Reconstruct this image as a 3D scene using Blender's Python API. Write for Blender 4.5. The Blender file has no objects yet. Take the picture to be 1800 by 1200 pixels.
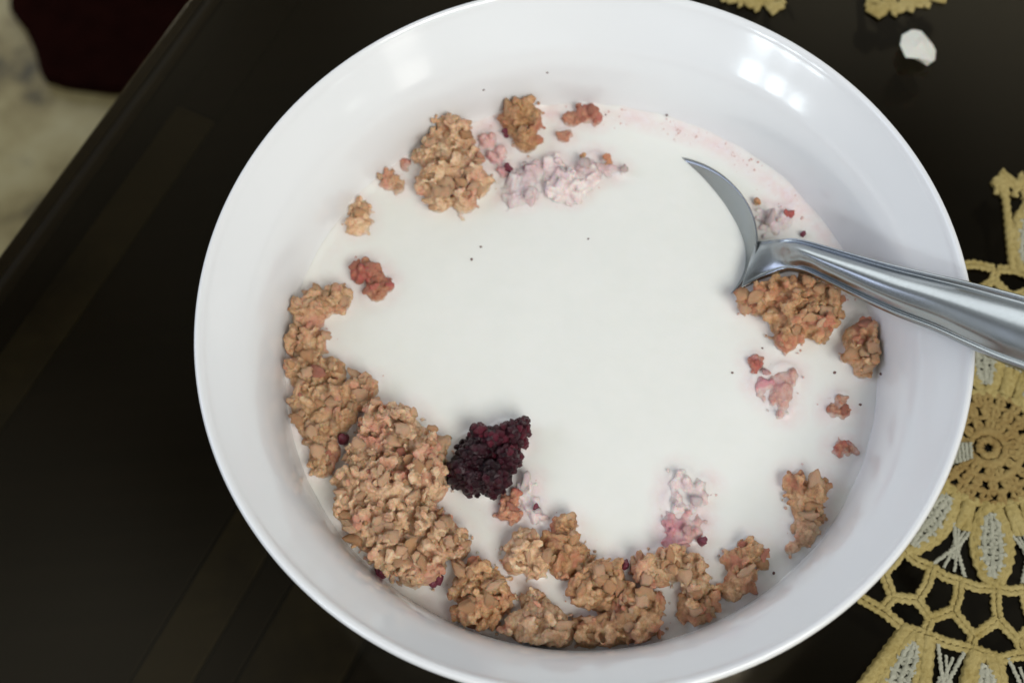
import bpy, math, random
import numpy as np
from mathutils import Vector, Matrix, noise
from mathutils.bvhtree import BVHTree

S = bpy.context.scene
COL = S.collection
R = math.radians

# ------------------------------------------------------------------ camera
CAM = Vector((-0.0153358, -0.11534896, 0.24559751))
CR = Vector((0.99464659, -0.09442079, -0.04198671))
CU = Vector((0.1033312, 0.91239206, 0.39605983))
CF = -(CR.cross(CU)).normalized()          # looking direction
cd = bpy.data.cameras.new('camera'); cam = bpy.data.objects.new('camera', cd); COL.objects.link(cam)
cam.matrix_world = Matrix(((CR.x, CU.x, -CF.x, CAM.x), (CR.y, CU.y, -CF.y, CAM.y), (CR.z, CU.z, -CF.z, CAM.z), (0, 0, 0, 1)))
cd.sensor_width = 36; cd.lens = 18 / math.tan(R(22.5)); cd.clip_start = 0.005; cd.clip_end = 50
cd.dof.use_dof = True; cd.dof.focus_distance = 0.275; cd.dof.aperture_fstop = 13
S.camera = cam
FPX = 900 / math.tan(R(22.5))
def at(px, py, z):
    d = CF * FPX + CR * (px - 900) + CU * (600 - py)
    return CAM + d * ((z - CAM.z) / d.z)

# ------------------------------------------------------------------ light of the room
w = bpy.data.worlds.new('World'); S.world = w; w.use_nodes = True
# a dim room all round: large soft light and dark areas (walls, furniture, ceiling)
wt = w.node_tree; wc = wt.nodes.new('ShaderNodeTexCoord'); wn = wt.nodes.new('ShaderNodeTexNoise'); wr = wt.nodes.new('ShaderNodeValToRGB')
wn.inputs['Scale'].default_value = 1.7; wn.inputs['Detail'].default_value = 2.0
wt.links.new(wc.outputs['Generated'], wn.inputs['Vector']); wt.links.new(wn.outputs['Fac'], wr.inputs[0])
e = wr.color_ramp.elements; e[0].position = 0.40; e[0].color = (0.14, 0.135, 0.12, 1); e[1].position = 0.60; e[1].color = (0.92, 0.97, 1.0, 1)
wt.links.new(wr.outputs[0], wt.nodes['Background'].inputs[0]); wt.nodes['Background'].inputs[1].default_value = 0.6
def area_lamp(name, az, el, dist, sx, sy, power, col, target=Vector((0, 0, -0.01))):
    l = bpy.data.lights.new(name, 'AREA'); l.shape = 'RECTANGLE'; l.size = sx; l.size_y = sy; l.energy = power; l.color = col
    o = bpy.data.objects.new(name, l); COL.objects.link(o)
    d = Vector((math.cos(R(el)) * math.cos(R(az)), math.cos(R(el)) * math.sin(R(az)), math.sin(R(el))))
    o.location = target + d * dist
    o.rotation_euler = d.to_track_quat('Z', 'Y').to_euler()
    return o
area_lamp('window_light_wide', -62, 50, 2.0, 0.9, 0.9, 30, (1.0, 0.985, 0.93))
area_lamp('side_fill_light', 170, 34, 2.0, 1.2, 0.8, 8, (0.68, 0.75, 1.0))  # added bluish fill that brightens the right inner wall
area_lamp('far_fill_light', 95, 20, 2.0, 2.0, 0.7, 8, (0.96, 0.99, 1.0))  # added weak low fill from behind, lifts the near bowl wall
area_lamp('window_light_blue', -141.5, 13, 1.5, 0.13, 0.28, 1.4, (0.80, 0.93, 1.0))
area_lamp('window_light_pane', -148.5, 12, 1.5, 0.11, 0.22, 1.0, (0.85, 0.95, 1.0))
area_lamp('window_light_pane', -155, 10, 1.5, 0.09, 0.19, 0.8, (0.85, 0.95, 1.0))
area_lamp('window_light_warm', -52, 11, 1.5, 0.22, 0.40, 0.8, (1.0, 0.97, 0.90))
S.view_settings.view_transform = 'Standard'; S.view_settings.look = 'None'
S.view_settings.exposure = 0.0; S.view_settings.gamma = 1.0

# ------------------------------------------------------------------ helpers
def tag(o, label=None, cat=None, group=None, kind=None):
    if label: o['label'] = label
    if cat: o['category'] = cat
    if group: o['group'] = group
    if kind: o['kind'] = kind
    return o
def mesh_ob(name, vs, fs, mat, parent=None, smooth=True):
    m = bpy.data.meshes.new(name); m.from_pydata([tuple(v) for v in vs], [], fs); m.update()
    if smooth: m.polygons.foreach_set('use_smooth', [True] * len(m.polygons))
    if mat: m.materials.append(mat)
    o = bpy.data.objects.new(name, m); COL.objects.link(o)
    if parent: o.parent = parent
    return o
def empty(name, loc):
    o = bpy.data.objects.new(name, None); COL.objects.link(o); o.location = loc; o.empty_display_size = 0.01
    return o
class Mat:
    def __init__(s, name):
        s.m = bpy.data.materials.new(name); s.m.use_nodes = True; s.t = s.m.node_tree; s.b = s.t.nodes['Principled BSDF']
        s.co = s.t.nodes.new('ShaderNodeTexCoord').outputs['Object']
    def n(s, typ, **k):
        x = s.t.nodes.new(typ)
        for a, b in k.items():
            if a in x.inputs: x.inputs[a].default_value = b
            else: setattr(x, a, b)
        return x
    def l(s, a, b): s.t.links.new(a, b)
    def noise(s, scale, detail=4, rough=0.6, co=None):
        x = s.n('ShaderNodeTexNoise'); x.inputs['Scale'].default_value = scale; x.inputs['Detail'].default_value = detail; x.inputs['Roughness'].default_value = rough
        s.l(co or s.co, x.inputs['Vector']); return x.outputs['Fac']
    def ramp(s, fac, stops):
        x = s.n('ShaderNodeValToRGB'); e = x.color_ramp.elements
        while len(e) < len(stops): e.new(0.5)
        for i, (p, c) in enumerate(stops): e[i].position = p; e[i].color = (*c, 1)
        s.l(fac, x.inputs[0]); return x.outputs[0]
    def mix(s, fac, a, b, mode='MIX'):
        x = s.n('ShaderNodeMix'); x.data_type = 'RGBA'; x.blend_type = mode
        for v, i in ((fac, 0), (a, 6), (b, 7)):
            if isinstance(v, (int, float)): x.inputs[i].default_value = v
            elif isinstance(v, tuple): x.inputs[i].default_value = (*v, 1)
            else: s.l(v, x.inputs[i])
        return x.outputs[2]
    def bump(s, h, strength, dist):
        x = s.n('ShaderNodeBump'); x.inputs['Strength'].default_value = strength; x.inputs['Distance'].default_value = dist
        s.l(h, x.inputs['Height']); s.l(x.outputs[0], s.b.inputs['Normal']); return x
    def set(s, **k):
        for a, v in k.items():
            a = a.replace('_', ' ')
            if hasattr(v, 'default_value'): s.l(v, s.b.inputs[a])
            else: s.b.inputs[a].default_value = (*v, 1) if isinstance(v, tuple) and len(v) == 3 and 'Radius' not in a else v
        return s

# ------------------------------------------------------------------ materials
M = {}
m = Mat('porcelain'); nz = m.noise(9, 3)
m.set(Base_Color=m.ramp(nz, [(0.3, (0.76, 0.775, 0.79)), (0.7, (0.80, 0.81, 0.82))]), Roughness=m.ramp(m.noise(35, 4), [(0.3, (0.10,) * 3), (0.75, (0.20,) * 3)]), Coat_Weight=0.3, Coat_Roughness=0.09)
M['porcelain'] = m.m

m = Mat('milk')
att = m.n('ShaderNodeAttribute', attribute_name='stain')
nz = m.noise(420, 5, 0.65); nz2 = m.noise(120, 3)
mm = m.n('ShaderNodeMath', operation='MULTIPLY'); m.l(att.outputs['Fac'], mm.inputs[0])
rr = m.ramp(nz2, [(0.36, (0.25,) * 3), (0.62, (1,) * 3)]); m.l(rr, mm.inputs[1])
pink = m.ramp(nz, [(0.35, (0.80, 0.70, 0.72)), (0.55, (0.78, 0.62, 0.60)), (0.75, (0.80, 0.68, 0.74))])
base = m.ramp(nz2, [(0.3, (0.815, 0.825, 0.78)), (0.7, (0.835, 0.84, 0.80))])
m.set(Base_Color=m.mix(mm.outputs[0], base, pink), Roughness=0.25, Subsurface_Weight=0.35, Subsurface_Scale=0.002, Specular_IOR_Level=0.3)
m.b.inputs['Subsurface Radius'].default_value = (1, 0.9, 0.8)
m.bump(m.noise(220, 3), 0.08, 0.001)
M['milk'] = m.m

def granola(name, c_lo, c_mid, c_hi, red, redamt):
    m = Mat(name)
    oi = m.n('ShaderNodeObjectInfo')
    add = m.n('ShaderNodeVectorMath', operation='ADD'); m.l(m.co, add.inputs[0]); m.l(oi.outputs['Random'], add.inputs[1])
    co = add.outputs[0]
    a = m.noise(420, 6, 0.75, co); b = m.noise(110, 3, 0.6, co)
    c = m.ramp(a, [(0.33, c_lo), (0.5, c_mid), (0.68, c_hi)])
    hue = m.ramp(oi.outputs['Random'], [(0, (0.86, 0.80, 0.72)), (0.5, (1, 1, 1)), (1, (1.12, 1.1, 1.05))])
    c = m.mix(1.0, c, hue, 'MULTIPLY')
    rf = m.ramp(b, [(0.60 - redamt * 0.25, (0,) * 3), (0.74 - redamt * 0.22, (0.85,) * 3)])
    c = m.mix(rf, c, red)
    ge = m.n('ShaderNodeNewGeometry'); sz = m.n('ShaderNodeSeparateXYZ'); m.l(ge.outputs['Position'], sz.inputs[0])
    nf = m.noise(500, 3, 0.6, ge.outputs['Position'])
    mr = m.n('ShaderNodeMapRange'); mr.inputs['From Min'].default_value = -0.03074 + 0.0002; mr.inputs['From Max'].default_value = -0.03074 + 0.0022; mr.inputs['To Min'].default_value = 1.0; mr.inputs['To Max'].default_value = 0.0
    m.l(sz.outputs[2], mr.inputs['Value'])
    ad = m.n('ShaderNodeMath', operation='MULTIPLY_ADD'); m.l(nf, ad.inputs[0]); ad.inputs[1].default_value = 1.6; m.l(mr.outputs[0], ad.inputs[2])
    sb = m.n('ShaderNodeMapRange'); sb.inputs['From Min'].default_value = 1.15; sb.inputs['From Max'].default_value = 1.9; sb.inputs['To Max'].default_value = 0.75
    m.l(ad.outputs[0], sb.inputs['Value'])
    c = m.mix(sb.outputs[0], c, (0.76, 0.70, 0.66))
    m.set(Base_Color=c, Roughness=0.5, Subsurface_Weight=0.4, Subsurface_Scale=0.0012, Specular_IOR_Level=0.35)
    m.bump(m.noise(1700, 5, 0.75, co), 0.8, 0.0005)
    M[name] = m.m
granola('granola_tan', (0.40, 0.22, 0.12), (0.70, 0.465, 0.285), (0.87, 0.68, 0.48), (0.62, 0.28, 0.20), 0.38)
granola('granola_brown', (0.30, 0.145, 0.065), (0.60, 0.36, 0.19), (0.80, 0.56, 0.35), (0.50, 0.19, 0.12), 0.38)
granola('granola_red', (0.34, 0.13, 0.08), (0.52, 0.25, 0.16), (0.66, 0.42, 0.28), (0.42, 0.09, 0.09), 0.6)
granola('granola_milky', (0.66, 0.50, 0.52), (0.77, 0.68, 0.69), (0.82, 0.79, 0.77), (0.66, 0.48, 0.48), 0.35)
granola('granola_pink', (0.60, 0.34, 0.33), (0.72, 0.46, 0.43), (0.78, 0.62, 0.60), (0.62, 0.28, 0.32), 0.5)

m = Mat('berry'); z = m.n('ShaderNodeSeparateXYZ'); oi = m.n('ShaderNodeObjectInfo')
c = m.ramp(oi.outputs['Random'], [(0.0, (0.014, 0.002, 0.005)), (0.6, (0.026, 0.003, 0.008)), (1.0, (0.055, 0.005, 0.014))])
m.set(Base_Color=c, Roughness=0.33); m.bump(m.noise(2200, 4), 0.7, 0.0004)
M['berry_dark'] = m.m
m = Mat('berry_red_lit'); oi = m.n('ShaderNodeObjectInfo')  # redder drupelet colour for the lit far side of the berry
c = m.ramp(oi.outputs['Random'], [(0.0, (0.04, 0.003, 0.009)), (1.0, (0.12, 0.007, 0.022))])
m.set(Base_Color=c, Roughness=0.38); m.bump(m.noise(2200, 4), 0.7, 0.0004)
M['berry_red_lit'] = m.m
m = Mat('berry_bit'); m.set(Base_Color=(0.16, 0.03, 0.05), Roughness=0.5); M['berry_bit'] = m.m
m = Mat('speck'); m.set(Base_Color=(0.14, 0.07, 0.06), Roughness=0.6); M['speck'] = m.m
m = Mat('crumb_pink'); oi = m.ramp(m.noise(300, 2), [(0.35, (0.62, 0.36, 0.33)), (0.6, (0.72, 0.55, 0.52))]); m.set(Base_Color=oi, Roughness=0.6); M['crumb_pink'] = m.m

m = Mat('steel')
sc = m.n('ShaderNodeMapping'); sc.inputs['Scale'].default_value = (1, 40, 40); m.l(m.co, sc.inputs[0])
m.set(Base_Color=(0.34, 0.365, 0.375), Metallic=1.0, Roughness=m.ramp(m.noise(60, 3, 0.5, sc.outputs[0]), [(0.3, (0.20,) * 3), (0.7, (0.26,) * 3)]))
M['steel'] = m.m

def yarn(name, a, b, scale=900):
    m = Mat(name); n1 = m.noise(90, 3); n2 = m.noise(scale, 3)
    c = m.mix(0.45, m.ramp(n1, [(0.3, a), (0.7, b)]), m.ramp(n2, [(0.3, tuple(x * 0.7 for x in a)), (0.7, b)]))
    m.set(Base_Color=c, Roughness=0.85, Specular_IOR_Level=0.15)
    m.bump(n2, 0.9, 0.0005); M[name] = m.m
yarn('yarn_gold', (0.31, 0.23, 0.07), (0.46, 0.375, 0.165))
yarn('yarn_ochre', (0.24, 0.145, 0.045), (0.36, 0.27, 0.11))
yarn('yarn_pale', (0.31, 0.31, 0.24), (0.46, 0.45, 0.36))

m = Mat('tinted_glass')
t = m.t; out = t.nodes['Material Output']
tr = m.n('ShaderNodeBsdfTransparent'); tr.inputs[0].default_value = (0.56, 0.54, 0.48, 1)
gl = m.n('ShaderNodeBsdfGlossy'); gl.inputs['Roughness'].default_value = 0.10; gl.inputs[0].default_value = (0.75, 0.66, 0.50, 1)
fr = m.n('ShaderNodeFresnel'); fr.inputs[0].default_value = 1.42
mx = m.n('ShaderNodeMixShader'); m.l(fr.outputs[0], mx.inputs[0]); m.l(tr.outputs[0], mx.inputs[1]); m.l(gl.outputs[0], mx.inputs[2])
m.l(mx.outputs[0], out.inputs['Surface']); t.nodes.remove(m.b)
M['glass'] = m.m
m = Mat('dark_wood'); mp = m.n('ShaderNodeMapping'); mp.inputs['Scale'].default_value = (3, 60, 60); m.l(m.co, mp.inputs[0])
m.set(Base_Color=m.ramp(m.noise(3, 4, 0.6, mp.outputs[0]), [(0.3, (0.014, 0.010, 0.007)), (0.7, (0.03, 0.02, 0.013))]), Roughness=0.5)
M['dark_wood'] = m.m
m = Mat('olive_floor_standin'); mp = m.n('ShaderNodeMapping'); mp.inputs['Rotation'].default_value = (0, 0, R(-52)); mp.inputs['Scale'].default_value = (6, 60, 60); m.l(m.co, mp.inputs[0])  # stands in for the floor seen through the glass
g_ = m.ramp(m.noise(1.2, 4, 0.6, mp.outputs[0]), [(0.3, (0.10, 0.083, 0.043)), (0.7, (0.16, 0.132, 0.07))])
g_ = m.mix(m.ramp(m.noise(28, 4, 0.6), [(0.45, (0,) * 3), (0.62, (0.75,) * 3)]), g_, (0.035, 0.028, 0.02))
m.set(Base_Color=g_, Roughness=0.6); M['olive_floor_standin'] = m.m
m = Mat('marble_floor'); a = m.noise(14, 6, 0.62); b = m.noise(45, 4, 0.6)
c = m.ramp(a, [(0.38, (0.04, 0.032, 0.012)), (0.46, (0.19, 0.15, 0.06)), (0.55, (0.28, 0.235, 0.11)), (0.7, (0.34, 0.30, 0.165))])
c = m.mix(m.ramp(b, [(0.6, (0,) * 3), (0.72, (0.7,) * 3)]), c, (0.06, 0.06, 0.035))
m.set(Base_Color=c, Roughness=0.35); M['floor'] = m.m
m = Mat('red_rug'); m.set(Base_Color=m.ramp(m.noise(60, 4), [(0.3, (0.008, 0.0025, 0.002)), (0.7, (0.014, 0.004, 0.003))]), Roughness=1.0, Specular_IOR_Level=0.0)
m.bump(m.noise(900, 2), 0.8, 0.003); M['rug'] = m.m
m = Mat('paper_scrap'); m.set(Base_Color=(0.66, 0.66, 0.60), Roughness=0.7, Subsurface_Weight=0.3, Subsurface_Scale=0.002); m.bump(m.noise(500, 3), 0.4, 0.0006); M['scrap'] = m.m

ZM = -0.03074; ZT = -0.062; ZF = -0.50
rnd = random.Random(7)

# ------------------------------------------------------------------ setting: floor, rug, table
fl = mesh_ob('floor', [(-3, -3, ZF), (3, -3, ZF), (3, 3.5, ZF), (-3, 3.5, ZF)], [(0, 1, 2, 3)], M['floor']); tag(fl, kind='structure')
def prism(name, poly, z0, z1, mat, parent=None, bev=0.0):
    n = len(poly); vs = [(x, y, z0) for x, y in poly] + [(x, y, z1) for x, y in poly]
    # make sure counter-clockwise
    ar = sum(poly[i][0] * poly[(i + 1) % n][1] - poly[(i + 1) % n][0] * poly[i][1] for i in range(n))
    fs = [tuple(range(n, 2 * n)), tuple(range(n))[::-1]] + [(i, (i + 1) % n, (i + 1) % n + n, i + n) for i in range(n)]
    if ar < 0: fs = [f[::-1] for f in fs]
    o = mesh_ob(name, vs, fs, mat, parent, smooth=False)
    if bev:
        b = o.modifiers.new('b', 'BEVEL'); b.width = bev; b.segments = 3; b.limit_method = 'ANGLE'
    return o
rp = [at(*p, ZF + 0.012) for p in [(15, -60), (17, 18), (40, 45), (60, 88), (72, 132), (110, 144), (183, 153), (380, 166), (700, 190), (1150, 230)]]
rpoly = [(p.x, p.y) for p in rp]
rpoly += [(1.6, rpoly[-1][1] + 0.02), (1.6, 1.9), (rpoly[0][0] - 0.05, 1.9)]
rug = prism('rug', rpoly, ZF + 0.001, ZF + 0.012, M['rug'])
tag(rug, 'dark red rug lying on the mottled floor beyond the table corner', 'rug')

tab = empty('coffee_table', (0.05, 0.05, ZF)); tag(tab, 'dark glass topped coffee table under the bowl and doilies', 'table')
def tabled(o): o.parent = tab; o.matrix_parent_inverse = Matrix.Translation(-tab.location); return o
e0 = at(4, 441, ZT); e1 = at(335, -6, ZT); ed = (e1 - e0).normalized(); en = Vector((ed.y, -ed.x, 0))   # en points over the table
A0 = e0 - ed * 0.35; A1 = e1 + ed * 0.35
def strip(o0, o1, l0=-0.35, l1=0.35, z0=0, z1=0): 
    a = e0 + ed * l0; b = e1 + ed * l1
    return [((a + en * o0).x, (a + en * o0).y), ((a + en * o1).x, (a + en * o1).y), ((b + en * o1).x, (b + en * o1).y), ((b + en * o0).x, (b + en * o0).y)]
tabled(prism('glass_top', strip(0, 0.62), ZT - 0.008, ZT, M['glass'], bev=0.001))
def off(px, py, z):   # distance of a point from the table edge, measured over the table
    p = at(px, py, z); return (Vector((p.x, p.y, 0)) - Vector((e0.x, e0.y, 0))).dot(en)
zb = ZT - 0.02
tabled(prism('table_rail', strip(-0.002, 0.0045), ZT - 0.05, ZT - 0.0085, M['dark_wood']))
o1, o2, o3, o4, o5 = off(300, 330, zb), off(520, 720, zb), off(470, 980, zb), off(535, 990, zb), off(640, 1130, zb)
pe = at(285, 172, zb); le = (Vector((pe.x, pe.y, 0)) - Vector((e1.x, e1.y, 0))).dot(ed)     # where the first pale board ends
LEN = (e1 - e0).length; far = le + LEN + 0.0006
def board(name, a, b, l0, l1, mat): tabled(prism(name, strip(a, b, l0, l1), zb - 0.012, zb, M[mat], bev=0.0008))
board('board', 0.0055, o1 - 0.0006, -0.35, le, 'olive_floor_standin')  # olive boards are added in place of the floor seen through the glass
board('board', 0.0055, o1 - 0.0006, far, 0.35, 'dark_wood')
board('board', o1, o2 - 0.0006, -0.35, 0.35, 'dark_wood')
board('board', o2, o3 - 0.0006, -0.35, 0.02, 'olive_floor_standin')
board('board', o3, o4 - 0.0006, -0.35, 0.02, 'dark_wood')
board('board', o4, o5 - 0.0006, -0.35, 0.02, 'olive_floor_standin')
board('board', o2, o5 - 0.0006, LEN + 0.0206, 0.35, 'dark_wood')
tabled(prism('table_panel', strip(o5, 0.615), zb - 0.02, zb - 0.001, M['dark_wood'], bev=0.002))
for i, (o, l) in enumerate(((0.03, -0.3), (0.03, 0.3), (0.55, -0.3), (0.55, 0.3))):
    a = (e0 if l < 0 else e1) + ed * l + en * o
    tabled(prism('leg', [(a.x - .02, a.y - .02), (a.x + .02, a.y - .02), (a.x + .02, a.y + .02), (a.x - .02, a.y + .02)], ZF, zb - 0.021, M['dark_wood']))

# ------------------------------------------------------------------ bowl
prof = [(0, -0.0560), (0.020, -0.0558), (0.036, -0.0545), (0.050, -0.0505), (0.060, -0.0445), (0.0668, -0.0385), (0.0706, -0.0315), (0.0722, -0.0235), (0.0738, -0.0170),
        (0.0758, -0.0120), (0.0783, -0.0081), (0.0809, -0.0045), (0.0826, -0.0021), (0.0833, -0.0009), (0.0839, -0.0002), (0.0845, 0.0), (0.0850, -0.0004), (0.0853, -0.0014),
        (0.0850, -0.0028), (0.0828, -0.0075), (0.0800, -0.013), (0.0778, -0.0195), (0.0755, -0.0275), (0.0722, -0.0355), (0.066, -0.044), (0.056, -0.0515), (0.046, -0.056), (0.040, -0.0578),
        (0.0395, -0.0600), (0.0385, -0.0606), (0.036, -0.0606), (0.035, -0.0596), (0.0345, -0.0583), (0.018, -0.0582), (0, -0.0582)]
def catmull(P, k):
    out = []
    for i in range(len(P) - 1):
        p0, p1, p2, p3 = P[max(i - 1, 0)], P[i], P[i + 1], P[min(i + 2, len(P) - 1)]
        for j in range(k):
            t = j / k
            out.append(tuple(0.5 * ((2 * b) + (-a + c) * t + (2 * a - 5 * b + 4 * c - d) * t * t + (-a + 3 * b - 3 * c + d) * t ** 3) for a, b, c, d in zip(p0, p1, p2, p3)))
    out.append(P[-1]); return out
def lathe(name, prof, n, mat):
    vs, fs = [], []; rings = []
    for r, z in prof:
        if r < 1e-6: rings.append([len(vs)]); vs.append((0, 0, z))
        else:
            rings.append(list(range(len(vs), len(vs) + n)))
            vs += [(r * math.cos(2 * math.pi * i / n), r * math.sin(2 * math.pi * i / n), z) for i in range(n)]
    for a, b in zip(rings, rings[1:]):
        for i in range(n):
            j = (i + 1) % n
            if len(a) == 1: fs.append((a[0], b[i], b[j]))
            elif len(b) == 1: fs.append((a[i], b[0], a[j]))
            else: fs.append((a[i], b[i], b[j], a[j]))
    return mesh_ob(name, vs, fs, mat)
bowl = lathe('bowl', catmull(prof, 4), 256, M['porcelain'])
tag(bowl, 'glossy white porcelain bowl full of milk and granola', 'bowl')
def bowl_r(z):
    for (r0, z0), (r1, z1) in zip(prof[:16], prof[1:16]):
        if z0 <= z <= z1: return r0 + (r1 - r0) * (z - z0) / (z1 - z0)
    return 0.084

# ------------------------------------------------------------------ clumps: (label, material, height mm, [(px,py,r)...], red patches)
CL = [
 ('tall tan granola cluster with a pointed tip at the far left of the milk', 'granola_tan', 10, [(769,164,15),(772,186,24),(762,212,32),(800,232,34),(765,268,36),(800,290,52),(765,318,34),(832,312,34),(770,345,24),(815,345,26)], 0),
 ('brown granola cluster nearest the far wall of the bowl', 'granola_brown', 8, [(900,176,24),(928,182,24),(905,218,24),(925,242,25),(892,205,18),(940,212,16)], 0),
 ('small reddish crumbly granola piece near the far wall, right of the brown one', 'granola_red', 4, [(1032,196,23),(1005,206,20),(1048,208,13),(990,238,14)], 1),
 ('tiny dark red crumb between two tan pieces at the left', 'granola_red', 3, [(708,279,10)], 1),
 ('small tan granola crumb just left of the tall pointed cluster', 'granola_tan', 4, [(684,318,20),(700,328,13),(676,300,11)], 1),
 ('single smooth ochre oat nugget at the upper left of the milk', 'granola_tan', 5, [(632,366,23),(629,394,23)], 0),
 ('small reddish cluster with a dark hole, above the long left cluster', 'granola_red', 6, [(642,474,24),(660,486,20),(662,510,20),(682,500,12)], 1),
 ('long curved tan granola cluster along the left wall of the bowl', 'granola_tan', 8, [(590,522,28),(558,530,32),(525,555,32),(512,595,27),(540,600,36),(520,645,27),(550,650,38),(590,650,20),(545,695,36),(585,692,34),(545,745,28),(590,735,30),(630,690,32),(646,680,20),(572,790,28),(565,815,24),(560,770,26)], 1),
 ('largest granola cluster, knobbly and domed, left of the blackberry', 'granola_tan', 14, [(668,742,38),(700,760,50),(740,795,46),(745,840,44),(650,800,42),(632,850,48),(620,890,36),(680,850,60),(700,900,62),(655,920,48),(735,930,52),(690,960,44),(745,985,38),(790,945,30),(805,960,18),(720,1000,26)], 1),
 ('rounded brown granola cluster beside the largest one, nearest wall', 'granola_brown', 9, [(838,1012,36),(815,1035,26),(855,1050,42),(835,1080,36),(870,1040,30)], 0),
 ('pale ochre granola nugget behind the spiky one, at the near side', 'granola_tan', 8, [(925,968,38),(905,985,24),(940,990,26)], 0),
 ('golden upright granola nugget with a reddish right end, near side', 'granola_brown', 8, [(990,930,24),(985,960,34),(1015,970,24),(990,990,28)], 1),
 ('spiky tan granola cluster with a pointed tip at the nearest wall', 'granola_tan', 10, [(938,1045,16),(940,1070,24),(920,1105,32),(960,1105,40),(985,1120,26),(935,1120,28)], 0),
 ('round brown granola nugget in the middle of the near pile', 'granola_brown', 9, [(1040,1015,34),(1072,1010,30),(1025,1040,26),(1055,1045,28)], 0),
 ('broad brown granola cluster touching the nearest wall of the bowl', 'granola_brown', 8, [(1035,1108,30),(1075,1115,34),(1125,1110,36),(1130,1070,38),(1095,1065,32),(1100,1040,26)], 0),
 ('tan granola cluster casting a dark gap, right part of the near pile', 'granola_tan', 9, [(1145,1000,32),(1185,985,34),(1215,1000,26),(1225,1030,28)], 0),
 ('small brown granola piece leaning below the tan cluster, near right', 'granola_brown', 7, [(1215,1065,26),(1240,1060,24),(1235,1085,20)], 0),
 ('upright brown granola cluster at the right end of the near pile', 'granola_brown', 7, [(1320,965,24),(1300,985,28),(1305,1020,24),(1288,1035,22),(1335,975,14)], 1),
 ('golden brown granola cluster with holes, on the lower right of the milk', 'granola_brown', 7, [(1400,848,22),(1440,855,20),(1420,878,32),(1435,905,16)], 0),
 ('smooth beige oat nugget stuck below the golden brown cluster', 'granola_tan', 5, [(1415,925,22),(1420,945,20),(1390,962,11)], 0),
 ('wide tan granola cluster directly below the spoon handle', 'granola_brown', 10, [(1335,525,26),(1365,520,36),(1410,515,40),(1450,530,34),(1395,555,44),(1440,560,34),(1385,590,24),(1310,530,14)], 0),
 ('oval brown granola nugget leaning on the right wall under the spoon handle', 'granola_brown', 8, [(1550,578,22),(1528,590,30),(1512,620,26),(1518,645,18)], 1),
 ('small pale brown crumbly piece on the right side of the milk', 'granola_red', 3, [(1478,702,14),(1466,720,16),(1486,722,12)], 0),
 ('small coral red crumb at the far right of the milk', 'granola_red', 3, [(1485,786,15),(1500,790,10),(1472,788,9)], 1),
 ('pink juice soaked granola lump sunk in the milk, right side', 'granola_pink', 4, [(1378,664,28),(1368,690,28),(1376,714,20),(1340,670,20)], 1),
 ('tiny brown crumb above the pink soaked lump', 'granola_red', 3, [(1326,632,12),(1330,645,10)], 0),
 ('milk coated granola piece with brown corners beside the spoon neck', 'granola_milky', 4.5, [(1345,375,20),(1372,380,22),(1350,398,18),(1388,372,14)], 0),
 ('mauve milk coated lump half sunk near the pile, lower right of centre', 'granola_milky', 4.2, [(1198,845,24),(1228,860,24),(1188,880,22),(1215,890,18)], 0),
 ('rosy milk coated lump just behind the near pile of granola', 'granola_pink', 4.5, [(1185,925,26),(1222,930,22),(1190,950,22),(1205,905,16)], 0),
 ('curved reddish granola shard below the blackberry', 'granola_red', 5, [(893,880,12),(886,902,14),(905,905,14),(905,870,10)], 1),
 ('pale mauve milk coated lump just right of the reddish shard', 'granola_milky', 4.5, [(925,868,20),(937,895,22),(928,848,15),(948,905,15)], 1),
 ('lumpy lilac milk coated cluster at the far side, left part', 'granola_milky', 6, [(905,320,26),(900,345,20),(935,300,26),(930,335,24)], 0),
 ('milk coated cluster with a wet shine, middle of the far side', 'granola_milky', 7, [(975,290,26),(985,325,32),(1015,310,28),(1040,300,24),(1010,340,16)], 0),
 ('thin milk coated cluster with a brown ridge at the far side', 'granola_milky', 4, [(1065,290,20),(1045,280,16),(1085,300,14)], 0),
 ('mauve soaked lump wedged between the tall pointed cluster and the brown one', 'granola_pink', 6, [(858,245,20),(872,270,20),(885,295,14)], 1),
]
# soaked crust bits: dark/brown bits resting on the coated pieces and by the walls
BITS = [(890,225,9,'berry_bit','dark red berry bit at the far side, left of the brown cluster'),(893,290,9,'berry_bit','dark red berry bit on the right edge of the mauve lump'),
        (1331,352,8,'granola_brown','small dark brown bit at the left corner of the milk coated piece by the spoon'),(1385,372,11,'granola_red','brick red bit on the milk coated piece by the spoon'),
        (1413,408,6,'berry_bit','tiny magenta berry bit touching the spoon neck'),(602,768,11,'berry_bit','purple berry bit tucked between the two largest left clusters'),
        (668,1003,15,'berry_bit','dark red berry bit under the near edge of the largest cluster'),(1100,988,10,'berry_bit','dark magenta berry bit in the middle of the near pile'),
        (1508,585,9,'berry_bit','dark red berry bit on the left of the oval nugget under the spoon handle'),(1070,276,10,'granola_brown','brown crumb on the ridge of the thin milk coated cluster'),
        (1025,273,8,'granola_brown','grey brown crumb left of the ridge at the far side'),(765,1012,13,'berry_bit','crimson berry bit between the largest cluster and its brown neighbour'),
        (1236,948,9,'berry_bit','mauve berry bit on the rosy lump behind the near pile'),(943,888,8,'berry_bit','purple berry bit on the mauve lump near the blackberry'),
        (1262,1035,9,'granola_brown','small brown crumb in the gap left of the upright cluster')]

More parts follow.
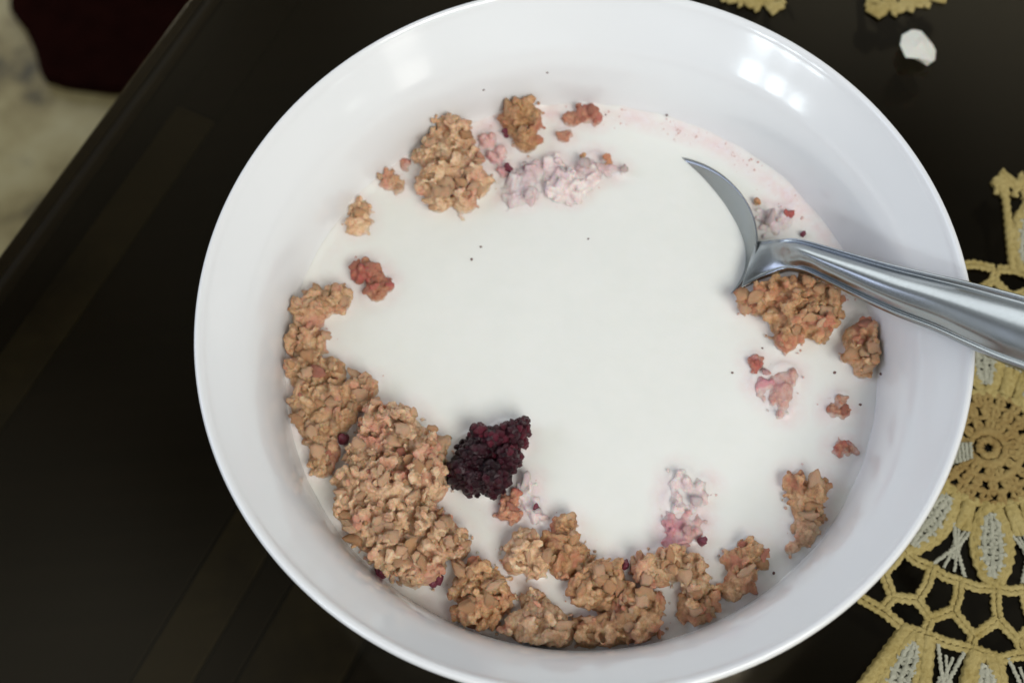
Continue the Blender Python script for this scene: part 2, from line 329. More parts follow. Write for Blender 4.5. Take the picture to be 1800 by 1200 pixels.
# ------------------------------------------------------------------ milk
def stain_at(p):
    s = 0.0
    for (q, rr, k) in STN:
        d = (p - q).length
        if d < rr + 0.0045: s = max(s, k * min(1, (rr + 0.0045 - d) / 0.0045) ** 1.2)
    r = p.length; a = math.degrees(math.atan2(p.y, p.x))
    edge = max(0.0, 1 - abs(r - 0.0685) / 0.005)
    wgt = 1.0 if 10 < a < 115 else (0.35 if -60 < a < 160 else 0.55)
    nn = 0.5 + 0.5 * noise.noise(Vector((p.x * 90, p.y * 90, 3)))
    s = max(s, edge * wgt * (0.45 + 0.9 * nn))
    return min(s, 1.0)
STN = []
for lab, mat, h, cs, red in CL:
    k = {'granola_red': 0.75, 'granola_pink': 0.9, 'granola_milky': 0.85}.get(mat, 0.55)
    for (x, y, r) in cs:
        p = at(x, y, ZM); STN.append((Vector((p.x, p.y)), r / 7300, k))
for x, y, r in ((835, 800, 46), (890, 775, 40), (850, 842, 36)):
    p = at(x, y, ZM); STN.append((Vector((p.x, p.y)), r / 7300, 0.5))
vs = [(0, 0, ZM)]; fs = []; st = []
NR, NA = 170, 420
MEN = {}
for q, rr, k in STN:
    w_ = rr + 0.003
    for gx in range(int((q.x - w_) // .006), int((q.x + w_) // .006) + 1):
        for gy in range(int((q.y - w_) // .006), int((q.y + w_) // .006) + 1): MEN.setdefault((gx, gy), []).append((q, rr))
def milk_z(x, y):
    r = math.hypot(x, y)
    z = ZM + 0.00016 * noise.noise(Vector((x * 60, y * 60, 0))) + 0.00006 * noise.noise(Vector((x * 300, y * 300, 5)))
    for q, rr in MEN.get((int(x // .006), int(y // .006)), ()):
        d = math.hypot(x - q.x, y - q.y) - rr * 0.9
        if d < 0.003: z = max(z, ZM + 0.0007 * math.exp(-max(d, 0) / 0.0008))
    z += (0.0011 + 0.0009 * noise.noise(Vector((x * 130, y * 130, 9)))) * max(0, (r - 0.0685) / 0.0032) ** 2
    return z
st.append(0.0)
RM = bowl_r(ZM) + 0.0012
for i in range(1, NR + 1):
    r = RM * (i / NR) ** 0.9
    for j in range(NA):
        a = 2 * math.pi * j / NA; x, y = r * math.cos(a), r * math.sin(a)
        vs.append((x, y, milk_z(x, y))); st.append(stain_at(Vector((x, y))))
for j in range(NA): fs.append((0, 1 + j, 1 + (j + 1) % NA))
for i in range(NR - 1):
    for j in range(NA):
        a = 1 + i * NA + j; b = 1 + i * NA + (j + 1) % NA; fs.append((a, a + NA, b + NA, b))
milk = mesh_ob('milk', vs, fs, M['milk']); at_ = milk.data.attributes.new('stain', 'FLOAT', 'POINT'); at_.data.foreach_set('value', st)
tag(milk, 'white milk filling the bowl, stained pink along its edges', 'milk')

# ------------------------------------------------------------------ lump building
import bmesh
def ico(sub):
    bm = bmesh.new(); bmesh.ops.create_icosphere(bm, subdivisions=sub, radius=1.0)
    v = [x.co.copy() for x in bm.verts]; f = [tuple(y.index for y in x.verts) for x in bm.faces]; bm.free(); return v, f
ICO1, ICO2, ICO3 = ico(1), ico(2), ico(3)
I3 = Matrix.Identity(3)
CRB = [[v * rnd.uniform(0.8, 1.3) for v in ICO1[0]] for _ in range(10)]
def remeshed(name, balls, voxel, mat, amp, fscale, parent, smooth=0):
    vs, fs = [], []
    for (c, sx, sy, sz, rot) in balls:
        o = len(vs); G = CRB[rnd.randrange(10)] if rot is not I3 else ICO2[0]; F = ICO1[1] if rot is not I3 else ICO2[1]
        vs += [c + rot @ Vector((v.x * sx, v.y * sy, v.z * sz)) for v in G]; fs += [tuple(i + o for i in f) for f in F]
    tmp = mesh_ob('tmp', vs, fs, None)
    rm = tmp.modifiers.new('r', 'REMESH'); rm.mode = 'VOXEL'; rm.voxel_size = voxel
    if smooth: sm_ = tmp.modifiers.new('s', 'SMOOTH'); sm_.iterations = smooth; sm_.factor = 0.5
    dg = bpy.context.evaluated_depsgraph_get(); dg.update()
    me = bpy.data.meshes.new_from_object(tmp.evaluated_get(dg)); bpy.data.objects.remove(tmp)
    me.name = name
    off_ = Vector((rnd.random() * 9, rnd.random() * 9, rnd.random() * 9))
    nv = len(me.vertices); co = np.empty(nv * 3, np.float32); no = np.empty(nv * 3, np.float32)
    me.vertices.foreach_get('co', co); me.vertex_normals.foreach_get('vector', no)
    dd = np.empty(nv, np.float32)
    for i, p in enumerate(co.reshape(-1, 3).tolist()):
        p = Vector(p) * fscale + off_
        d = noise.noise(p) * 0.6 + noise.noise(p * 2.3) * 0.45
        cell = noise.voronoi(p * 0.8)[0]; d -= (0.45 - (cell[1] - cell[0])) * 0.9
        dd[i] = d * amp
    co = co.reshape(-1, 3) + no.reshape(-1, 3) * dd[:, None]
    me.vertices.foreach_set('co', co.ravel())
    me.update(); me.polygons.foreach_set('use_smooth', [True] * len(me.polygons))
    me.materials.clear(); me.materials.append(mat)
    o = bpy.data.objects.new(name, me); COL.objects.link(o); o.parent = parent
    return o
def rndrot():
    from mathutils import Euler
    return Euler((rnd.uniform(0, 6.28), rnd.uniform(0, 6.28), rnd.uniform(0, 6.28))).to_matrix()
# flake variants (shared meshes)
def flake_mesh(i, kind):
    seed = Vector((i * 3.1, i * 1.7, 5))
    v0, f0 = ICO2
    if kind == 0: sc = (1.0, 0.78, 0.36)
    elif kind == 1: sc = (1.0, 0.5, 0.42)
    else: sc = (0.85, 0.8, 0.6)
    vs = []
    for v in v0:
        k = 1 + 0.55 * noise.noise(v * 1.5 + seed) + 0.4 * noise.noise(v * 3.3 + seed)
        q = Vector((v.x * sc[0], v.y * sc[1], v.z * sc[2])) * k
        q += v * (0.16 * noise.noise(v * 6.3 + seed)); q.z += 0.22 * q.x * q.x - 0.15 * abs(q.y)
        vs.append(q)
    m = bpy.data.meshes.new('oat_flake'); m.from_pydata([tuple(q) for q in vs], [], f0); m.update()
    m.polygons.foreach_set('use_smooth', [True] * len(m.polygons)); return m
FL = [flake_mesh(i, i % 3) for i in range(12)]
FLm = {}
def flake(mat, parent, loc, nrm, size, name='oat_flake'):
    i = rnd.randrange(12); key = (i, mat)
    if key not in FLm:
        me = FL[i].copy(); me.materials.append(M[mat]); FLm[key] = me
    o = bpy.data.objects.new(name, FLm[key]); COL.objects.link(o)
    q = nrm.to_track_quat('Z', 'Y').to_matrix() @ Matrix.Rotation(rnd.uniform(0, 6.28), 3, 'Z') @ Matrix.Rotation(rnd.uniform(-0.5, 0.5), 3, 'X')
    mt = q.to_4x4(); mt.translation = loc
    o.matrix_world = mt @ Matrix.Diagonal((size, size, size, 1))
    if parent:
        o.parent = parent; o.matrix_parent_inverse = Matrix.Translation(-parent.location)
    return o
def clump(label, mat, h, cs, red):
    h = h / 1000; milky = mat in ('granola_milky', 'granola_pink')
    base = None; pts = []
    for (x, y, r) in cs:
        r *= 1.09; hh = h * min(1, 0.55 + r / 90)
        p = at(x, y, ZM + hh * 0.45); pts.append((p, r / (7300 if y < 600 else 7650), hh))
    cx = sum(p.x for p, _, _ in pts) / len(pts); cy = sum(p.y for p, _, _ in pts) / len(pts)
    root = empty('granola_cluster', (cx, cy, ZM - (0.0012 if milky else 0))); tag(root, label, 'granola', 'granola pieces floating on the milk')
    balls = []; small = min(r for _, r, _ in pts) < 0.0017
    for (p, r, hh) in pts:
        # inner core
        c = Vector((p.x - cx, p.y - cy, hh * 0.12))
        balls.append((c, r * 0.86, r * 0.86, hh * 0.56, I3))
        n = max(6, int((r / 0.0013) ** 2 * 1.7))
        for _ in range(n):
            u = math.sqrt(rnd.random()); a = rnd.uniform(0, 6.283)
            s = (0.0006 + 0.0014 * rnd.random()) * (0.75 if r < 0.0025 else 1.0)
            rr = max(0.0, (r - s * 0.25)) * u
            zt = hh * math.sqrt(max(0.0, 1 - u * u * 0.9)) * rnd.uniform(0.68, 1.05) - s * 0.4
            q = c + Vector((rr * math.cos(a), rr * math.sin(a), zt - hh * 0.12))
            wr = bowl_r(ZM + q.z) - s * 0.9
            qq = Vector((q.x + cx, q.y + cy)); 
            if qq.length > wr: qq *= wr / qq.length; q.x, q.y = qq.x - cx, qq.y - cy
            balls.append((q, s * rnd.uniform(0.8, 1.3), s * rnd.uniform(0.6, 1.0), s * rnd.uniform(0.45, 0.8), rndrot()))
        for _ in range(int(n * 0.35)):
            a = rnd.uniform(0, 6.283); rr = r * rnd.uniform(0.9, 1.22); s = rnd.uniform(0.00035, 0.0007)
            balls.append((Vector((p.x - cx + rr * math.cos(a), p.y - cy + rr * math.sin(a), rnd.uniform(0.0, 0.001) + (0.001 if milky else 0))), s, s, s, rndrot()))
    # keep the core inside the wall
    nb = []
    for b in balls:
        q = Vector((b[0].x + cx, b[0].y + cy)); lim = bowl_r(ZM + b[0].z) - b[1]
        if q.length > lim: q *= lim / q.length; b = (Vector((q.x - cx, q.y - cy, b[0].z)),) + b[1:]
        nb.append(b)
    body = remeshed('oat_base', nb, 0.00032 if not milky else 0.00036, M[mat], 0.00027 if not milky else 0.00016, 1100 if not milky else 700, root, smooth=5 if milky else 0)
    if milky: 
        nf = 2
    else: nf = int(sum(r * r for _, r, _ in pts) / 0.0022 ** 2 * 0.95)
    me = body.data; bvh = BVHTree.FromPolygons([v.co for v in me.vertices], [tuple(p.vertices) for p in me.polygons])
    k = 0; placed = []
    for _ in range(nf * 6):
        if k >= nf: break
        p, r, hh = rnd.choice(pts); u = math.sqrt(rnd.random()) * 0.95; a = rnd.uniform(0, 6.283)
        o = Vector((p.x - cx + r * u * math.cos(a), p.y - cy + r * u * math.sin(a), 0.05))
        hit, nrm, _, _ = bvh.ray_cast(o, Vector((0, 0, -1)))
        if hit is None or hit.z < 0.0006: continue
        if any((hit - q).length < 0.0013 for q in placed): continue
        placed.append(hit); nrm = (nrm + Vector((rnd.uniform(-.4, .4), rnd.uniform(-.4, .4), 0.3))).normalized()
        s = (0.0008 + 0.0016 * rnd.random() ** 2.2) * (0.75 if small else 1.0)
        fm = mat
        if mat == 'granola_tan': fm = rnd.choice(['granola_tan'] * 9 + ['granola_brown'] * 2 + (['granola_red'] if red else ['granola_tan']))
        elif mat == 'granola_brown': fm = rnd.choice(['granola_brown'] * 7 + ['granola_tan'] * 3 + (['granola_red'] if red else ['granola_brown']))
        w_ = hit + Vector((cx, cy, 0)); lim = bowl_r(ZM + hit.z) - s
        if Vector((w_.x, w_.y)).length > lim: continue
        f = flake(fm, root, Vector((cx, cy, ZM)) + hit + nrm * s * 0.12, nrm, s); k += 1
    return root
for c in CL: clump(*c)
for (x, y, r, mat, lab) in BITS:
    onpile = 0.0035 if y > 740 or 220 < y < 300 else 0.002
    p = at(x, y, ZM + onpile); root = empty('fruit_crumb' if mat == 'berry_bit' else 'oat_crumb', (p.x, p.y, ZM)); tag(root, lab, 'crumb', 'loose crumbs among the granola')
    s = r / 7500
    balls = [(Vector((rnd.uniform(-s, s) * .5, rnd.uniform(-s, s) * .5, onpile * rnd.uniform(0.1, 1.0))), s * rnd.uniform(.5, .8), s * rnd.uniform(.5, .8), s * rnd.uniform(.5, .8), rndrot()) for _ in range(6)]
    balls.append((Vector((0, 0, onpile * 0.3)), s * .7, s * .7, onpile * .6, I3))
    o = remeshed('crumb_body', balls, 0.00022, M[mat], 0.00012, 1500, root)
# tiny specks
SPL = ['on the wall above the tall pointed cluster','near the milk centre, lower of a close pair','near the milk centre, upper of a close pair','right of the reddish crumbly piece at the far side','at the far right edge of the pink fringe','between the oval nugget and the small brown piece at the right','just right of the tip of the oval nugget','just right of the pale brown crumbly piece','below the golden brown cluster near the right wall','highest on the far wall','right of the milk centre below the milk coated clusters','in the pink fringe above the spoon bowl','left of the pink soaked lump','left of the long curved cluster on the wall','above the pink soaked lump']
SP = [(850,158,4),(829,456,4),(845,434,3.5),(1064,203,4),(1172,203,4),(1467,655,4.5),(1548,657,4),(1512,711,4),(1360,1007,4),(962,128,3.5),(1034,420,3),(1277,250,4),(1287,655,3.5),(540,486,3),(1340,612,3)]
sm = None
for i, (x, y, r) in enumerate(SP):
    p = at(x, y, ZM); rr_ = Vector((p.x, p.y)).length; z = ZM + 0.0001
    if rr_ > 0.0715:
        for zz in range(60):
            z = ZM + zz * 0.0004; p = at(x, y, z)
            if Vector((p.x, p.y)).length < bowl_r(z): break
    if sm is None:
        sm = bpy.data.meshes.new('berry_speck'); sm.from_pydata([tuple(Vector((v.x, v.y * .8, v.z * .5)) * (1 + .3 * noise.noise(v * 2))) for v in ICO1[0]], [], ICO1[1]); sm.materials.append(M['speck'])
    o = bpy.data.objects.new('berry_speck', sm); COL.objects.link(o); o.location = (p.x, p.y, z); o.scale = [r * 0.8 / 7500] * 3; o.rotation_euler = (0, 0, i * 1.3)
    tag(o, 'tiny dark berry speck ' + SPL[i], 'speck', 'tiny dark specks')
# fine pink crumbs scattered round the rim of the milk (uncountable)
vs, fs = [], []
for i in range(620):
    if rnd.random() < 0.6: a = R(rnd.uniform(5, 130)); r = 0.0705 - abs(rnd.gauss(0, 0.003))
    else:
        q, rr_, k = rnd.choice(STN); a2 = rnd.uniform(0, 6.28); d = rr_ * rnd.uniform(1.0, 1.8); v = q + Vector((d * math.cos(a2), d * math.sin(a2))); r = v.length; a = math.atan2(v.y, v.x)
    if r > 0.0708 or noise.noise(Vector((r * 60 * math.cos(a) * 3, r * 180 * math.sin(a), 2))) < -0.05: continue
    x, y = r * math.cos(a), r * math.sin(a); s = 0.00009 + 0.00030 * rnd.random() ** 2.5; o = len(vs)
    rot = rndrot(); vs += [Vector((x, y, milk_z(x, y))) + rot @ Vector((v.x * s * 1.2, v.y * s, v.z * s * 0.7)) for v in ICO1[0]]; fs += [tuple(k + o for k in f) for f in ICO1[1]]
o = mesh_ob('fine_crumbs', vs, fs, M['crumb_pink']); tag(o, 'fine pinkish crumbs scattered over the edges of the milk', 'crumbs', kind='stuff')

# ------------------------------------------------------------------ blackberry
cs = [(835, 800, 42), (810, 828, 30), (830, 842, 26), (866, 838, 34), (868, 775, 34), (902, 762, 28), (892, 800, 28), (842, 765, 22), (918, 748, 14)]
pts = [(at(x, y, ZM + 0.005), r / 7500) for x, y, r in cs]
bc = sum((p for p, _ in pts), Vector()) / len(pts); bc.z = ZM
root = empty('blackberry', bc); tag(root, 'dark purple blackberry floating on the milk beside the largest granola cluster', 'berry')
balls = [(Vector((p.x - bc.x, p.y - bc.y, 0.003)), r * 0.82, r * 0.82, 0.0062, I3) for p, r in pts]
core = remeshed('berry_core', balls, 0.0004, M['berry_dark'], 0.0006, 420, root)
me = core.data; vv = [v.co for v in me.vertices]; cand = [(v.co.copy(), v.normal.copy()) for v in me.vertices if v.co.z > -0.001]
rnd.shuffle(cand); placed = []
dm = {}
for key in ('berry_dark', 'berry_red_lit'):
    for j in range(4):
        mm_ = bpy.data.meshes.new('drupelet'); mm_.from_pydata([tuple(v * (1 + 0.6 * noise.noise(v * 1.4 + Vector((j * 4, 0, 0))) + 0.35 * noise.noise(v * 3.4 + Vector((j * 4, 0, 0))))) for v in ICO2[0]], [], ICO2[1]); mm_.polygons.foreach_set('use_smooth', [True] * len(mm_.polygons)); mm_.materials.append(M[key]); dm[key, j] = mm_
for p, n in cand:
    if len(placed) >= 260: break
    if any((p - q).length < 0.00125 for q in placed): continue
    placed.append(p)
    wy = p.x * 0.55 + p.y * 0.83
    key = 'berry_red_lit' if wy + rnd.uniform(-.002, .002) > 0.0018 else 'berry_dark'  # lit far side put into the drupelet colour
    s = rnd.uniform(0.0005, 0.0012)
    o = bpy.data.objects.new('drupelet', dm[key, rnd.randrange(4)]); COL.objects.link(o); o.parent = root; o.location = p + n * s * rnd.uniform(-0.3, 0.25); o.scale = (s * rnd.uniform(.8, 1.3), s, s * rnd.uniform(.7, 1.1)); o.rotation_euler = (rnd.uniform(0, 6), rnd.uniform(0, 6), 0)

# ------------------------------------------------------------------ spoon
O = Vector((0.04495096, 0.01722044, -0.02632943)); yaw, pit, roll = 2.49894849, -0.42075584, -0.39354942
W, L, ex, D = 0.04342892, 0.0584276, 0.52675858, 0.00704895
aa = Vector((math.cos(yaw) * math.cos(pit), math.sin(yaw) * math.cos(pit), math.sin(pit)))
l0 = Vector((0, 0, 1)).cross(aa).normalized(); n0 = aa.cross(l0)
ll = l0 * math.cos(roll) + n0 * math.sin(roll); nn_ = -l0 * math.sin(roll) + n0 * math.cos(roll)
sp = empty('spoon', O); tag(sp, 'stainless steel spoon dipped in the milk with its handle over the right rim', 'spoon')
def spo(o): o.parent = sp; o.matrix_parent_inverse = Matrix.Translation(-O); return o
norm = (ex / (ex + .55)) ** ex * (.55 / (ex + .55)) ** .55
NS, NQ = 90, 40; vs, fs = [], []
for side in (0, 1):
    for i in range(NS):
        t = 0.5 - 0.5 * math.cos(math.pi * (i + 0.35) / (NS - 0.3)); wd = W / 2 * (t ** ex * (1 - t) ** .55) / norm
        g = max(0, 1 - (2 * t - 1) ** 4) ** .8
        for j in range(NQ + 1):
            q = -1 + 2 * j / NQ; h = -D * (1 - q * q) * g - side * 0.0011
            vs.append(O + aa * (t * L) + ll * (q * wd * (1 - 0.006 * side)) + nn_ * h)
K = NS * (NQ + 1)
for i in range(NS - 1):
    for j in range(NQ):
        a = i * (NQ + 1) + j; b = a + NQ + 1
        fs.append((a, a + 1, b + 1, b)); fs.append((K + a, K + b, K + b + 1, K + a + 1))
    a = i * (NQ + 1); b = a + NQ + 1; fs.append((a, b, K + b, K + a)); a += NQ; b += NQ; fs.append((a, K + a, K + b, b))
for j in range(NQ):
    fs.append((j, K + j, K + j + 1, j + 1)); a = (NS - 1) * (NQ + 1) + j; fs.append((a, a + 1, K + a + 1, K + a))
spo(mesh_ob('spoon_bowl', vs, fs, M['steel']))
# handle: stations (upper edge px, lower edge px, z, thickness, ridge height)
ST = [((1328,424), (1302,507), -0.0263, 0.0009, 0.0000), ((1338,423), (1332,490), -0.0252, 0.0013, 0.0001), ((1355,421), (1356,480), -0.0236, 0.0018, 0.0001), ((1372,420), (1378,473), -0.0218, 0.0022, 0.0003),
      ((1392,418), (1398,474), -0.0202, 0.0026, 0.0008), ((1412,421), (1420,480), -0.0188, 0.0028, 0.0012), ((1440,428), (1450,494), -0.0168, 0.0028, 0.0014), ((1500,445), (1506,522), -0.0124, 0.0026, 0.0014),
      ((1567,463), (1572,553), -0.0072, 0.0024, 0.0013), ((1640,480), (1640,580), -0.0012, 0.0023, 0.0012), ((1700,493), (1695,606), 0.0040, 0.0023, 0.0011), ((1760,508), (1752,632), 0.0092, 0.0023, 0.0010), ((1830,527), (1815,656), 0.0148, 0.0022, 0.0009), ((1960,565), (1935,705), 0.0250, 0.0020, 0.0008), ((2150,625), (2110,780), 0.036, 0.0018, 0.0006)]
rows = []
for (u, v, z, th, rg) in ST: rows.append((at(*u, z), at(*v, z), th, rg * 2.3))
def lerpC(seq, k):   # catmull through rows
    out = []
    n = len(seq)
    for i in range(n - 1):
        P = [seq[max(i - 1, 0)], seq[i], seq[i + 1], seq[min(i + 2, n - 1)]]
        for j in range(k):
            t = j / k
            out.append(tuple(0.5 * (2 * b + (c - a) * t + (2 * a - 5 * b + 4 * c - d) * t * t + (3 * b - a - 3 * c + d) * t ** 3) for a, b, c, d in zip(*P)))
    out.append(seq[-1]); return out
rows = lerpC(rows, 8)
# section: q across from -1..1, heights of top
sec = [(-1.0, -0.45), (-0.985, 0.0), (-0.93, 0.16), (-0.86, 0.14), (-0.80, 0.02), (-0.72, 0.12), (-0.5, 0.62), (-0.25, 0.9), (0, 1.0), (0.25, 0.93), (0.5, 0.70), (0.72, 0.20), (0.80, 0.05), (0.86, 0.16), (0.93, 0.20), (0.985, 0.02), (1.0, -0.45)]
sec = lerpC([tuple(map(float, s)) for s in sec], 4)
vs, fs = [], []; n = len(sec)
for i, (u, v, th, rg) in enumerate(rows):
    mid = (u + v) / 2; half = (v - u) / 2
    nx = rows[min(i + 1, len(rows) - 1)]; pv = rows[max(i - 1, 0)]
    tg = ((nx[0] + nx[1]) - (pv[0] + pv[1])).normalized(); up = half.cross(tg).normalized()
    if up.z < 0: up = -up
    for q, h in sec: vs.append(mid + half * q + up * (h * rg if h > 0 else h * th))
    for q, h in sec[::-1]: vs.append(mid + half * q * 0.97 + up * (-th + (h if h > 0 else 0) * rg * 0.6))
N2 = 2 * n
for i in range(len(rows) - 1):
    for j in range(N2):
        a = i * N2 + j; b = i * N2 + (j + 1) % N2; fs.append((a, b, b + N2, a + N2))
fs.append(tuple(range(N2))[::-1]); fs.append(tuple((len(rows) - 1) * N2 + k for k in range(N2)))
hd = spo(mesh_ob('handle', vs, fs, M['steel']))

# ------------------------------------------------------------------ doilies
def tube(vs, fs, path, rad, wob=0.0, per=0.0011, sides=6, flat=0.45, closed=False):
    P = [Vector(p) for p in path]
    if closed: P = P + [P[0]]
    # resample
    out = [P[0]]; rad = rad * TH
    step = max(0.0005, rad * 0.7)
    for a, b in zip(P, P[1:]):
        k = max(1, int((b - a).length / step)); out += [a.lerp(b, (i + 1) / k) for i in range(k)]
    acc = 0; base = len(vs); ph = rnd.uniform(0, 6)
    for i, p in enumerate(out):
        tg = (out[min(i + 1, len(out) - 1)] - out[max(i - 1, 0)])
        if tg.length < 1e-9: tg = Vector((1, 0, 0))
        tg.normalize(); s = Vector((-tg.y, tg.x, 0)).normalized() if abs(tg.z) < .99 else Vector((1, 0, 0)); u = tg.cross(s)
        if i: acc += (p - out[i - 1]).length
        r = rad * (1 + wob * math.sin(acc / per * 6.283 + ph)); sh = s * (wob * rad * 0.5 * math.sin(acc / per * 3.1416 + ph))
        for k in range(sides):
            an = 6.2832 * k / sides; vs.append(p + sh + s * (r * math.cos(an)) + u * (r * flat * math.sin(an)))
    m_ = len(out)
    for i in range(m_ - 1):
        for k in range(sides): a = base + i * sides + k; b = base + i * sides + (k + 1) % sides; fs.append((a, b, b + sides, a + sides))
TH = 1.4
def ribbon(vs, fs, path, rad, wob):
    # two thinner strands lying side by side, loosely twisted
    P = [Vector(p) for p in path]
    for sgn in (-1, 1):
        Q = []
        for i, p in enumerate(P):
            t = (P[min(i + 1, len(P) - 1)] - P[max(i - 1, 0)]).normalized(); sd = Vector((-t.y, t.x, 0))
            Q.append(p + sd * (sgn * rad * 0.75) + Vector((0, 0, sgn * 0.0001)))
        tube(vs, fs, Q, rad * 0.62, wob, per=0.0009)
def build_doily(cpx, base_ang, outer_ok, label, centre=None, extras=(), outer0=None):
    c = centre if centre else at(*cpx, ZT); c = Vector((c.x, c.y, ZT)); root = empty('doily', c); tag(root, label, 'doily', 'crocheted doilies on the table')
    Z = 0.0008
    def P(r, a, z=Z): return Vector((r * math.cos(a), r * math.sin(a), z + rnd.uniform(-.0001, .0001)))
    def mk(name, v, f, mat): return mesh_ob(name, v, f, M[mat], root)
    N = 10; st_ = 2 * math.pi / N
    # --- centre: concentric rounds of little stitches leaving holes
    v, f = [], []
    for r in (0.0022, 0.0045): tube(v, f, [P(r, 6.2832 * i / 24) for i in range(24)], 0.0008, 0.3, closed=True)
    for k, (r0, r1, nn) in enumerate(((0.0052, 0.0082, 14), (0.0088, 0.0118, 20), (0.0122, 0.0148, 24))):
        tube(v, f, [P(r1, 6.2832 * i / 48) for i in range(48)], 0.00062, 0.35, closed=True)
        for i in range(nn):
            a = 6.2832 * (i + 0.5 * (k % 2) + rnd.uniform(-.22, .22)) / nn; w = 6.2832 / nn * rnd.uniform(0.4, 0.65); r1 += rnd.uniform(-.0002, .0002)
            tube(v, f, [P(r0 - .0004, a - w * .25), P((r0 + r1) / 2, a - w * .5, Z + .0003), P(r1, a)], 0.00052, 0.3)
            tube(v, f, [P(r0 - .0004, a + w * .25), P((r0 + r1) / 2, a + w * .45, Z + .0003), P(r1, a)], 0.00052, 0.3)
            if k < 2: tube(v, f, [P(r0, a), P(r1, a)], 0.0006, 0.4)
    mk('rosette_centre', v, f, 'yarn_ochre')
    v, f = [], []
    for j in range(1):
        a = base_ang - 1.25
        for q in range(9): tube(v, f, [P(0.0048 + q * .0010, a - .42 + .03 * q, Z + .0012), P(0.0060 + q * .0010, a + .36 - .025 * q, Z + .0012)], 0.00036, 0.3)
    mk('rosette_stitching', v, f, 'yarn_pale')
    def petal(r0, r1, a, wd, name='petal'):
        L_ = r1 - r0; ax = Vector((math.cos(a), math.sin(a), 0)); sd = Vector((-ax.y, ax.x, 0)); v, f = [], []
        def half(t): return wd * (math.sin(math.pi * min(1, t * 1.02)) ** 0.75 if 0 < t < 1 else 0)
        for s in (-1, 1):
            for o_, rd in ((0.0, 0.00095), (0.0011, 0.0007)):
                tube(v, f, [ax * (r0 + L_ * t) + sd * (s * (half(t) + o_)) + Vector((0, 0, Z)) for t in [i / 14 for i in range(15)]], rd, 0.25)
        pt = mk(name, v, f, 'yarn_gold')
        v, f = [], []
        for i in range(3):
            q = (i - 1) * 0.55
            tube(v, f, [ax * (r0 + L_ * t) + sd * (q * half(t)) + Vector((rnd.uniform(-.0002, .0002), rnd.uniform(-.0002, .0002), Z + .0003)) for t in [j / 20 for j in range(2, 19)]], 0.0005, 0.4, per=0.001)
        for i in range(12):
            t = 0.13 + 0.062 * i; s = 1 if i % 2 else -1; h_ = half(t)
            tube(v, f, [ax * (r0 + L_ * t) + sd * (-s * h_) + Vector((0, 0, Z)), ax * (r0 + L_ * (t + .05)) + sd * (s * h_) + Vector((0, 0, Z + .0004))], 0.00042, 0.35)
        o = mesh_ob('petal_infill', v, f, M['yarn_pale'], pt)
    def cross(r0, r1, a, wd):
        v, f = [], []; m_ = (r0 + r1) / 2; rd = 0.00042
        for s in (-1, 1):
            tube(v, f, [P(r0 - .002, a + s * wd / r0 * 1.1), P(m_, a + s * .006, Z + .0003), P(r1 + .0015, a + s * wd / r1 * 1.5)], rd * .9, 0.3)
            tube(v, f, [P(r0, a + s * wd / r0 * .3), P(m_, a - s * .012, Z + .0002), P(r1 + .001, a - s * wd / r1 * .5)], rd * .7, 0.3)
            tube(v, f, [P(m_ - .0015, a + s * .02), P(m_ + .0015, a + s * .02)], rd * 1.1, 0.2)
        tube(v, f, [P(m_ - .003, a), P(m_ + .003, a)], rd, 0.2)
        mk('cross_stitch', v, f, 'yarn_pale')
    for k in range(N):
        a = base_ang + k * st_
        petal(0.0152, 0.036, a, 0.0036)
        cross(0.0235, 0.0335, a + st_ / 2, 0.0026)
    v, f = [], []
    tube(v, f, [P(0.0152, 6.2832 * i / 60) for i in range(60)], 0.0008, 0.3, closed=True)
    for k in range(N):
        a = base_ang + (k + .5) * st_
        for s in (-1, 1):
            tube(v, f, [P(0.0155, a + s * .02), P(0.021, a + s * .03), P(0.0235, a + s * .05)], 0.0010, 0.25)
    # net: a round of tall chain loops, then short arches carrying the outer petals
    n2 = 2 * N; h = st_ / 4; NB = 30; sb_ = 2 * math.pi / NB
    jr = lambda q=.0007: rnd.uniform(-q, q)
    ba = [base_ang + k * sb_ + jr(.035) for k in range(NB)]; ri = [0.0360 + jr() for _ in ba]; ro = [0.0445 + jr(.001) for _ in ba]
    pk = [0.0485 + jr(.001) for _ in ba]
    for k in range(NB):
        k2 = (k + 1) % NB; a, a2 = ba[k], ba[k2] + (2 * math.pi if k2 == 0 else 0); mid_ = (a + a2) / 2
        ribbon(v, f, [P(ri[k], a), P((ri[k] + ri[k2]) / 2 + .0005, mid_), P(ri[k2], a2)], 0.00085, 0.25)
        ribbon(v, f, [P(ri[k], a), P((ri[k] + ro[k]) / 2, a + jr(.02)), P(ro[k], a)], 0.00085, 0.25)
        ribbon(v, f, [P(ro[k], a), P(pk[k], mid_), P(ro[k2], a2)], 0.0009, 0.25)
        ribbon(v, f, [P(pk[k], mid_), P(0.0520, mid_ + jr(.02))], 0.00085, 0.25)
        ribbon(v, f, [P(0.0520, mid_), P(0.0528 + jr(), a2), P(0.0520, mid_ + sb_)], 0.0009, 0.25)
    mk('chain_net', v, f, 'yarn_gold')
    # outer fans
    v, f = [], []
    slots = [(outer0 if outer0 is not None else base_ang) + k * st_ / 2 for k in range(n2)]; slots = [a for a in slots if outer_ok(math.atan2(math.sin(a), math.cos(a)))] + list(extras)
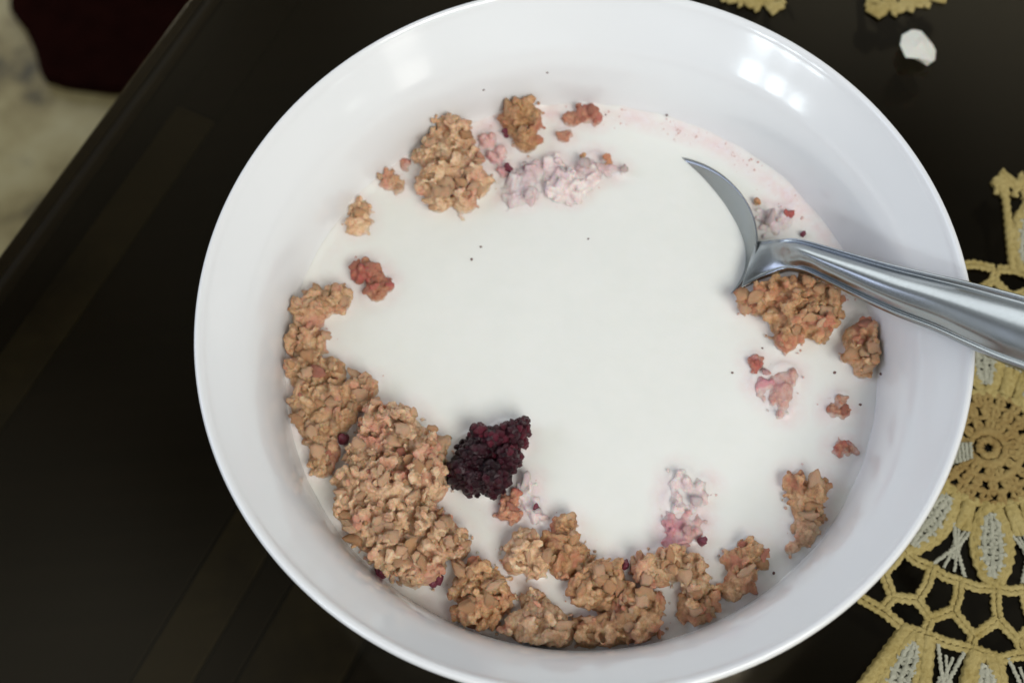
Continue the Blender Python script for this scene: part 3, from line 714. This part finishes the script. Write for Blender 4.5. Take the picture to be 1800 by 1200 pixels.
    for a in slots:
        petal(0.0525, 0.078, a, 0.0034, 'outer_petal')
        if a not in extras: cross(0.0550, 0.0690, a + st_ / 4, 0.0030)
        for s in (-1, 1):
            tube(v, f, [P(0.0522, a + s * .05), P(0.064, a + s * .085), P(0.074, a + s * .11), P(0.0785, a + s * .13)], 0.0011, 0.25)
        for o_ in (0, .0016):
            q = [P(0.0790 + o_ + (0.0018 if i % 2 else -0.0010), a - st_ / 4 + st_ / 2 * i / 8) for i in range(9)]
            tube(v, f, q, 0.0009, 0.3)
        for i in range(5):
            aa_ = a - st_ / 4 + st_ / 2 * (i + .5) / 5
            tube(v, f, [P(0.0755, aa_ - .02), P(0.0835, aa_), P(0.0755, aa_ + .02)], 0.0007, 0.3)
    mk('scalloped_edge', v, f, 'yarn_gold')
    return root
dc = at(1735, 788, ZT)
def ang(px, py, c=dc): p = at(px, py, ZT); return math.atan2(p.y - c.y, p.x - c.x)
b0 = ang(1742, 960)
hi = ang(1900, 480)          # counter-clockwise limit of the fans shown above
lo = ang(1560, 1152)
def ok(a):
    d = (hi - a) % (2 * math.pi)      # clockwise from the upper limit
    return d < (hi - lo) % (2 * math.pi)
build_doily((1735, 788), b0, ok, 'large gold and white crocheted doily to the right, partly under the bowl', extras=(ang(1812, 400),), outer0=ang(1597, 1152))
c2 = at(1600, 18, ZT); dirv = Vector((0.35, 1, 0)).normalized(); c2c = Vector((c2.x, c2.y, 0)) + Vector((-0.012, 0.0815, 0))
a5 = math.atan2(c2.y - c2c.y, c2.x - c2c.x)
def ok2(a): 
    d = abs((a - a5 + math.pi) % (2 * math.pi) - math.pi); return d < 0.1 or d > 0.5
build_doily(None, a5, ok2, 'smaller looking crocheted doily showing only its scallops at the top edge', centre=c2c)

# ------------------------------------------------------------------ white scrap on the table
p = at(1612, 92, ZT); vs = []
for v in ICO2[0]:
    k = 1 + 0.75 * noise.noise(v * 1.1 + Vector((3, 1, 2))) + 0.4 * noise.noise(v * 2.6 + Vector((1, 5, 2)))
    vs.append(Vector((v.x * 0.0046, v.y * 0.0052, v.z * 0.0026)) * k + Vector((0, 0, 0.0024)))
o = mesh_ob('paper_scrap', vs, ICO2[1], M['scrap'], smooth=False); o.location = (p.x, p.y, ZT)
tag(o, 'small crumpled white scrap on the dark table top at the upper right', 'scrap')
